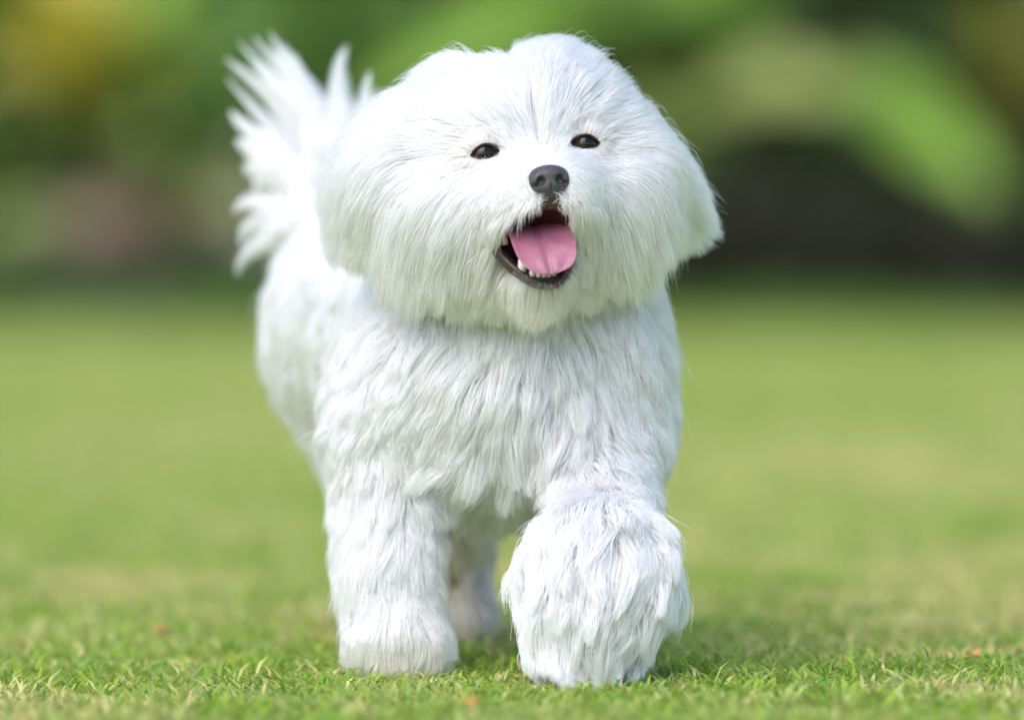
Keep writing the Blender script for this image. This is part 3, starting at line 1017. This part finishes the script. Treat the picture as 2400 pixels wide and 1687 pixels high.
def tail_plume():
    def tp(px, py, y):
        kk = 0.254 * (y + 3500) / 3500
        return ((px - 1200) * kk, y, 269 + (520 - py) * kk)
    r1 = (-116, 408, 285); r2 = (-113, 398, 308); r0 = (-112, 405, 262)
    roots, tips, bend = [], [], []
    L = [(r2, (522, 130, 420), (8, 0, -6)), (r2, (560, 95, 415), (6, 0, -4)), (r2, (595, 85, 410), (5, 0, 0)), (r2, (630, 72, 400), (2, 0, 0)), (r2, (665, 95, 395), (-2, 0, 0)),
         (r2, (690, 120, 390), (-3, 0, 0)), (r2, (640, 120, 405), (0, 0, 0)), (r2, (580, 140, 405), (4, 0, 0)),
         (r1, (530, 180, 430), (8, 0, -8)), (r1, (540, 260, 430), (-12, 0, 8)), (r1, (552, 330, 430), (-16, 0, 10)), (r1, (570, 410, 425), (-16, 0, 12)), (r1, (600, 450, 420), (-14, 0, 12)),
         (r0, (545, 500, 425), (-14, 0, 14)), (r0, (560, 580, 425), (-16, 0, 14)), (r0, (556, 650, 420), (-16, 0, 10)), (r0, (620, 560, 400), (-10, 0, 8)),
         ((-100, 392, 296), (810, 100, 380), (-8, 0, 4)), ((-98, 390, 294), (800, 112, 380), (-8, 0, 4)), ((-90, 385, 288), (865, 165, 372), (-5, 0, 2)), ((-90, 385, 288), (790, 190, 372), (-3, 0, 2)), ((-84, 380, 285), (885, 200, 370), (-4, 0, 2)),
         (r1, (640, 240, 400), (0, 0, 4)), (r1, (700, 270, 390), (0, 0, 4)), (r1, (760, 290, 385), (0, 0, 4)), (r1, (820, 310, 380), (0, 0, 6)), (r0, (720, 420, 385), (0, -6, 10)), (r0, (800, 430, 380), (0, -6, 10))]
    for a, b_, c in L:
        roots.append(a); tips.append(tp(*b_)); bend.append(c)
    P1 = strands(roots, tips, bend, 230, 7.0, 2.3, 0.16, 3.0, taper=0.7)
    mid_t = [tuple(np.array(a) + (np.array(b_) - np.array(a)) * 0.55) for a, b_ in zip(roots, tips)]
    P2 = strands(roots, mid_t, bend, 230, 9.0, 7.0, 0.16, 4.0, taper=0.5)
    P1 = np.concatenate([P1, P2])
    rad = rng.uniform(0.15, 0.24, len(P1))
    hairs('tail_plume', P1, rad, np.zeros(len(P1)), m_fur, DOG)


tail_plume()


def moustache():
    roots, tips, bend = [], [], []
    for s in (-1, 1):
        for i in range(17):
            u = i / 16
            x0 = s * (4 + 15 * u); y0 = -46 + 14 * u ** 1.5; z0 = -38 - 1 * u
            x1 = s * (6 + 31 * u) - 4; y1 = -54 + 27 * u; z1 = -51 - 12 * u + random.uniform(-5, 3)
            roots.append(H(x0, y0, z0)); tips.append(H(x1, y1, z1)); bend.append(HR @ np.array([s * 2.5, -4.5, 4.0]))
    P = strands(roots, tips, bend, 16, 2.0, 2.6, 0.22, 3.0)
    rad = rng.uniform(0.12, 0.22, len(P))
    hairs('moustache', P, rad, rng.uniform(0, 0.25, len(P)), m_fur, DOG)


moustache()


def topknot():
    roots, tips, bend = [], [], []
    for x0, x1, z1, bz in ((-8, -30, 66, 3), (-12, -40, 68, 3), (-16, -46, 66, 2), (-20, -52, 62, 3), (-26, -62, 58, 3), (-9, -18, 66, 4), (-6, -12, 67, 4),
                           (-1, 10, 69, 2), (0, 6, 68, 0), (3, 18, 70, 3), (8, 28, 69, 3), (14, 38, 66, 3), (20, 48, 62, 3), (26, 58, 56, 3)):
        y = random.uniform(18, 40)
        roots.append(H(x0, y, 48 - abs(x0) * 0.15)); tips.append(H(x1, y + 6, z1 + random.uniform(-3, 1))); bend.append(HR @ np.array([0, -2.0, bz]))
    P = strands(roots, tips, bend, 150, 4.0, 4.5, 0.2, 4.0)
    hairs('topknot', P, rng.uniform(0.10, 0.16, len(P)), np.zeros(len(P)), m_fur, DOG)


topknot()


def brow_hair():
    roots, tips, bend = [], [], []
    for s, e in zip((-1, 1), EYES):
        for i in range(72):
            a = 2 * math.pi * i / 72
            ux, uz = math.cos(a), math.sin(a)
            k = 1.10 + 0.22 * (i % 3)
            x, z = 8.2 * k * ux, 0.9 + 4.6 * k * uz - 0.07 * s * 8 * ux
            y = -math.sqrt(max(4.0, 106 - x * x - z * z)) - 1.2
            # hair sweeps outward and away from the bridge
            d = np.array([ux * 0.8 + s * 0.35, 0.55, uz * 0.8 + (0.25 if uz > 0 else -0.3)])
            d = d / np.linalg.norm(d)
            ln = random.uniform(8, 13)
            roots.append(HR @ np.array([x, y, z]) + e); tips.append(HR @ (np.array([x, y, z]) + d * ln) + e)
            bend.append(HR @ np.array([ux * 0.5, -1.9, uz * 0.5]))
    P = strands(roots, tips, bend, 22, 0.8, 1.6, 0.18, 1.5)
    hairs('brow_hair', P, rng.uniform(0.09, 0.14, len(P)), rng.uniform(0.02, 0.3, len(P)), m_fur, DOG)


brow_hair()


# ---- fine pieces of the face from small distance fields
def local_sdf(name, lo, hi, h, fn, mat, parent, smooth_n=2, to=H):
    lo = np.array(lo, float); hi = np.array(hi, float)
    n = np.ceil((hi - lo) / h).astype(int) + 1
    ax = [lo[i] + h * np.arange(n[i]) for i in range(3)]
    X = np.stack(np.meshgrid(*ax, indexing='ij'), -1).astype(np.float32)
    F = fn(X)
    V, Q = surface_nets(F, lo, h)
    W = V @ HR.T + HO
    return link_mesh(name, np_mesh(name, W / 1000.0, Q), mat, parent)


def E(X, c, r):
    q = (X - np.array(c, np.float32)); r = np.array(r, np.float32)
    k0 = np.linalg.norm(q / r, axis=-1); k1 = np.linalg.norm(q / r ** 2, axis=-1)
    return k0 * (k0 - 1) / np.maximum(k1, 1e-5)


def smin(ds, k):
    return -k * np.log(sum(np.exp(-d / k) for d in ds))


def smax(a, b, k):
    return k * np.log(np.exp(a / k) + np.exp(b / k))


def nose_fn(X):
    d = smin([E(X, (0, -45, -24.5), (11.2, 9.5, 6.6)), E(X, (-6.4, -46, -28), (5.6, 8, 6.2)), E(X, (6.4, -46, -28), (5.6, 8, 6.2)),
              E(X, (0, -46, -31), (6.6, 8.5, 6.8)), E(X, (0, -44, -36), (4.6, 6.5, 4.5))], 1.2)
    for s in (-1, 1):
        d = smax(d, -E(X, (s * 5.6, -54.5, -28.2), (2.5, 5.0, 2.9)), 0.5)
        d = smax(d, -E(X, (s * 8.3, -53.2, -30.4), (3.0, 4.0, 1.25)), 0.5)
    d = smax(d, -E(X, (0, -55, -36), (0.55, 3.0, 6.0)), 0.4)
    return d


m_nose, nt, b = mat_new('nose_leather')
noise_color(nt, b.inputs['Base Color'], [(0.3, (0.035, 0.032, 0.036)), (0.7, (0.075, 0.07, 0.078))], 350, 6)
b.inputs['Roughness'].default_value = 0.5
b.inputs['Specular IOR Level'].default_value = 0.6
tc = nt.nodes.new('ShaderNodeTexCoord'); vo = nt.nodes.new('ShaderNodeTexVoronoi'); vo.inputs['Scale'].default_value = 900
bp = nt.nodes.new('ShaderNodeBump'); bp.inputs['Strength'].default_value = 0.35; bp.inputs['Distance'].default_value = 0.0005
nt.links.new(tc.outputs['Object'], vo.inputs['Vector']); nt.links.new(vo.outputs['Distance'], bp.inputs['Height']); nt.links.new(bp.outputs[0], b.inputs['Normal'])
o = local_sdf('nose', (-16, -60, -46), (16, -34, -14), 0.6, nose_fn, m_nose, DOG)

# eyes
m_eye, nt, b = mat_new('dog_eye')
tc = nt.nodes.new('ShaderNodeTexCoord')
sep = nt.nodes.new('ShaderNodeSeparateXYZ')
at = nt.nodes.new('ShaderNodeAttribute'); at.attribute_name = 'gaze'
cr = nt.nodes.new('ShaderNodeValToRGB')
els = cr.color_ramp.elements
els[0].position = 0.0; els[0].color = (0.03, 0.018, 0.013, 1)
els[1].position = 1.0; els[1].color = (0.003, 0.003, 0.004, 1)
for p_, c_ in ((0.42, (0.025, 0.014, 0.010)), (0.50, (0.014, 0.007, 0.005)), (0.60, (0.055, 0.025, 0.012)), (0.85, (0.035, 0.016, 0.008)), (0.90, (0.004, 0.003, 0.003))):
    e_ = els.new(p_); e_.color = (*c_, 1)
nt.links.new(at.outputs['Fac'], cr.inputs['Fac']); nt.links.new(cr.outputs['Color'], b.inputs['Base Color'])
b.inputs['Roughness'].default_value = 0.08
b.inputs['Specular IOR Level'].default_value = 0.4
b.inputs['Coat Weight'].default_value = 0.0
b.inputs['Coat Roughness'].default_value = 0.02
m_lid = simple('eyelid_skin', [(0.3, (0.014, 0.009, 0.008)), (0.7, (0.045, 0.026, 0.021))], 300, 0.5, 0.3)


m_socket = simple('socket_skin', [(0.3, (0.5, 0.42, 0.38)), (0.7, (0.72, 0.66, 0.62))], 250, 0.6, 0.3)


def uv_sphere(nu=32, nv=20):
    V = []; F = []
    for i in range(nv + 1):
        th = math.pi * i / nv
        for j in range(nu):
            ph = 2 * math.pi * j / nu
            V.append((math.sin(th) * math.cos(ph), -math.cos(th), math.sin(th) * math.sin(ph)))
    for i in range(nv):
        for j in range(nu):
            a = i * nu + j; b2 = i * nu + (j + 1) % nu
            F.append((a, b2, b2 + nu, a + nu))
    return np.array(V), np.array(F)


SV, SF = uv_sphere()
for s, e in zip((-1, 1), EYES):
    f = unit(np.array([0.10 + s * 0.12, -1.0, 0.06]))
    V = SV * 9.4
    g = -(SV @ np.array([0, 1.0, 0]))          # 1 at the front pole
    # cornea bulge
    V = V * (1 + 0.06 * np.clip((g - 0.8) / 0.2, 0, 1)[:, None])
    me = np_mesh('eye', ((V @ HR.T) + e + HR @ np.array([0, -1.5, 0])) / 1000.0, SF)
    at_ = me.attributes.new('gaze', 'FLOAT', 'POINT')
    gz = (SV @ unit(np.array([0.08, -1.0, 0.10])))
    at_.data.foreach_set('value', np.clip((gz - 0.1) / 0.9, 0, 1).astype(np.float32))
    eye = link_mesh('eye', me, m_eye, DOG)
    # lids: a rolled rim following the almond opening over the ball
    def rim(z_of, n=21):
        pts = []
        for i in range(n):
            u = -1 + 2 * i / (n - 1)
            x = 8.3 * u; z = z_of(u)
            y = -math.sqrt(max(0.5, 10.2 ** 2 - x * x - z * z)) - 1.5
            pts.append((HR @ np.array([x, y, z]) + e) / 1000.0)
        return pts
    LV, LF = uv_sphere(96, 64)
    lc = LV[LF].mean(1) * 9.95
    out = ((lc[:, 0] / 8.1) ** 2 + ((lc[:, 2] - 0.9 + 0.07 * s * lc[:, 0]) / 4.3) ** 2 > 1) & (lc[:, 1] < 3)
    link_mesh('eye_socket_skin', np_mesh('eye_socket_skin', (((LV * 9.95) @ HR.T) + e + HR @ np.array([0, -1.5, 0])) / 1000.0, LF[out]), m_socket, eye)
    link_mesh('upper_eyelid', tube_mesh('upper_eyelid', rim(lambda u: 5.0 * (1 - abs(u) ** 2.2) - 0.6 * u * s), [0.0008] * 21), m_lid, eye)
    link_mesh('lower_eyelid', tube_mesh('lower_eyelid', rim(lambda u: -3.2 * (1 - abs(u) ** 2.2) - 0.6 * u * s), [0.0006] * 21), m_lid, eye)

# lips
m_lip = simple('lip_skin', [(0.3, (0.018, 0.012, 0.013)), (0.7, (0.07, 0.035, 0.035))], 200, 0.28, 0.6)


def smooth_path(pts, n):
    pts = np.array(pts, float)
    out = []
    m = len(pts)
    for i in range(n):
        t = i / (n - 1) * (m - 1); k = min(int(t), m - 2); f = t - k
        p0 = pts[max(k - 1, 0)]; p1 = pts[k]; p2 = pts[k + 1]; p3 = pts[min(k + 2, m - 1)]
        out.append(0.5 * ((2 * p1) + (-p0 + p2) * f + (2 * p0 - 5 * p1 + 4 * p2 - p3) * f * f + (-p0 + 3 * p1 - 3 * p2 + p3) * f ** 3))
    return out


lowp = [(-35, -6, -45), (-31.5, -16, -58), (-25, -28, -72), (-16, -36, -83), (-8, -38.5, -86.5), (1, -37, -85), (9, -30, -74), (14.5, -19, -59), (17, -8, -46)]


def lip_band():
    crest = np.array(smooth_path(lowp, 44))
    cen_ = np.array([-8.0, -14.0, -62.0])
    n, rows = len(crest), []
    for i, c in enumerate(crest):
        t = i / (n - 1)
        inw = unit(cen_ - c)
        back = np.array([0, 1.0, 0])
        w = 6.5 * math.sin(math.pi * min(max(t, 0.04), 0.96)) ** 0.5
        gum = c + inw * w * 0.95 + back * w * 0.75
        mid_ = c + inw * w * 0.45 + back * w * 0.12
        out = c - inw * 1.6 + back * 0.9
        skin = c - inw * 4.0 + back * 6.0
        rows.append(smooth_path([gum + back * 3, gum, mid_, c + np.array([0, -0.9, 0]), out, skin], 13))
    V = np.array(rows); m = V.shape[1]
    F = [(i * m + j, i * m + j + 1, (i + 1) * m + j + 1, (i + 1) * m + j) for i in range(n - 1) for j in range(m - 1)]
    me = np_mesh('lower_lip', (V.reshape(-1, 3) @ HR.T + HO) / 1000, F)
    o = link_mesh('lower_lip', me, m_lip, DOG)
    sd_ = o.modifiers.new('thickness', 'SOLIDIFY'); sd_.thickness = 0.0008; sd_.offset = 0


lip_band()


def lip_fringe():
    path = np.array(smooth_path(lowp, 60))[17:45]
    cen_ = np.array([-8.0, -14.0, -62.0])
    roots, tips, bend = [], [], []
    for c in path:
        o_ = unit(c - cen_)
        roots.append(H(*(c + o_ * 1.2))); tips.append(H(*(c + o_ * 5.5 + np.array([0, 1.0, -2.0])))); bend.append(HR @ np.array([0, -1.2, 0.3]))
    P = strands(roots, tips, bend, 13, 0.9, 1.6, 0.2, 1.0)
    mf, nt, b = mat_new('dark_chin_hair')
    noise_color(nt, b.inputs['Base Color'], [(0.3, (0.05, 0.045, 0.045)), (0.7, (0.35, 0.32, 0.29))], 400)
    b.inputs['Roughness'].default_value = 0.5
    hairs('chin_hair', P, rng.uniform(0.08, 0.14, len(P)), np.zeros(len(P)), mf, DOG)


lip_fringe()
upp = [(-35, -6, -45), (-25, -26, -45), (-13, -38, -43), (-2, -43, -41), (7, -38, -43), (14, -26, -45), (17, -8, -46)]
up_ = [H(*p) / 1000 for p in smooth_path(upp, 30)]
link_mesh('upper_lip', tube_mesh('upper_lip', up_, [0.0018 + 0.0012 * math.sin(math.pi * i / 29) for i in range(30)], 10), m_lip, DOG)

# tongue
m_tongue, nt, b = mat_new('tongue')
noise_color(nt, b.inputs['Base Color'], [(0.3, (0.29, 0.10, 0.155)), (0.5, (0.38, 0.14, 0.205)), (0.7, (0.48, 0.18, 0.24))], 70, 6)
b.inputs['Roughness'].default_value = 0.42
b.inputs['Coat Weight'].default_value = 0.35
b.inputs['Coat Roughness'].default_value = 0.15
b.inputs['Subsurface Weight'].default_value = 0.25
b.inputs['Subsurface Radius'].default_value = (0.004, 0.0015, 0.001)
b.inputs['Subsurface Scale'].default_value = 0.6
add_bump(nt, b, 700, 0.5, 0.001)


def tongue():
    path = smooth_path([(-7, 12, -46), (-7, -8, -48), (-6.5, -24, -54), (-6, -37, -64), (-5.5, -45.5, -75), (-5, -48, -83)], 22)
    n, m = len(path), 15
    top, bot = [], []
    for i, p in enumerate(path):
        t = i / (n - 1)
        d = unit(np.array(path[min(i + 1, n - 1)]) - np.array(path[max(i - 1, 0)]))
        side = np.array([1.0, 0, 0]); nr = unit(np.cross(d, side)); nr = nr if nr[2] > 0 or nr[1] < 0 else -nr
        if nr @ np.array([0, -0.6, 0.8]) < 0: nr = -nr
        w = 19.0 * (1 if t < 0.6 else math.sqrt(max(0.0, 1 - ((t - 0.6) / 0.405) ** 2)))
        w *= 0.92 + 0.08 * t
        for j in range(m):
            u = -1 + 2 * j / (m - 1)
            hgt = 2.2 * abs(u) ** 2.2 - 2.3 * math.exp(-(u / 0.10) ** 2) + (2.4 * max(0, u) ** 3 - 1.0 * max(0, -u) ** 2) * t + 1.1 * math.sin(u * 4.2 + 0.8) * t
            th = 2.9 * math.sqrt(max(0.02, 1 - u * u * 0.96)) * (1 - 0.35 * t)
            q = np.array(p) + side * u * w + nr * hgt
            top.append(q + nr * th * 0.5); bot.append(q - nr * th * 0.5)
    V = np.array(top + bot); k = len(top)
    F = []
    for i in range(n - 1):
        for j in range(m - 1):
            a = i * m + j
            F.append((a, a + 1, a + m + 1, a + m)); F.append((k + a, k + a + m, k + a + m + 1, k + a + 1))
        a = i * m; F.append((a, a + m, k + a + m, k + a))
        a = i * m + m - 1; F.append((a + m, a, k + a, k + a + m))
    for j in range(m - 1):
        a = j; F.append((a + 1, a, k + a, k + a + 1))
        a = (n - 1) * m + j; F.append((a, a + 1, k + a + 1, k + a))
    me = np_mesh('tongue', (V @ HR.T + HO) / 1000, F)
    o = link_mesh('tongue', me, m_tongue, DOG)
    md = o.modifiers.new('round', 'SUBSURF'); md.levels = 1; md.render_levels = 1


tongue()

# teeth
m_tooth = simple('tooth_enamel', [(0.3, (0.78, 0.73, 0.60)), (0.7, (0.85, 0.81, 0.70))], 200, 0.25, 0.5)


def tooth(p, h, r, lean=(0, 0, 0)):
    base = np.array(p, float)
    pts = [base + np.array([0, 0, h * t]) + np.array(lean) * t * t for t in (-0.2, 0.25, 0.6, 0.88, 1.0)]
    me = tube_mesh('tooth', [H(*q) / 1000 for q in pts], [r / 1000 * k for k in (0.85, 1.0, 0.8, 0.45, 0.1)], 8)
    link_mesh('tooth', me, m_tooth, DOG)


for x, y, z, h, r in ((-19, -30, -76, 8.5, 2.6), (-14, -33.5, -80.5, 4.5, 1.9), (-10.6, -35, -81.5, 3.6, 1.5), (-7.6, -35.6, -82, 3.2, 1.4), (-4.6, -35.4, -82, 3.2, 1.4), (-1.6, -34.6, -81.6, 3.4, 1.5), (4.5, -30, -76, 8.0, 2.4)):
    tooth((x, y, z), h, r)
for s, x in ((-1, -26.5), (1, 11.0)):
    for i in range(3):
        tooth((x + s * i * 0.8 - s, -16 + i * 7, -58 + i * 3), 5.0, 2.2)


# ------------------------------------------------------------------ small fallen leaves on the lawn
m_fallen = simple('fallen_leaf', [(0.3, (0.42, 0.22, 0.06)), (0.7, (0.5, 0.32, 0.10))], 60, 0.6, 0.3)
for i, (x, y, a) in enumerate(((-0.024, -0.274, 0.4), (0.085, 0.16, 2.0), (0.285, 0.10, 1.1), (-0.225, 0.30, 2.7))):
    c, sn = math.cos(a), math.sin(a)
    me = leaf_mesh('fallen_leaf', (x, y, 0.004), (x + 0.009 * c, y + 0.009 * sn, 0.007), 0.002, 0.005, up=(0, -0.3, 1), n=6)
    tag(link_mesh('fallen_leaf', me, m_fallen), 'tiny orange fallen leaf lying in the short grass', 'leaf', 'fallen leaves on the lawn')
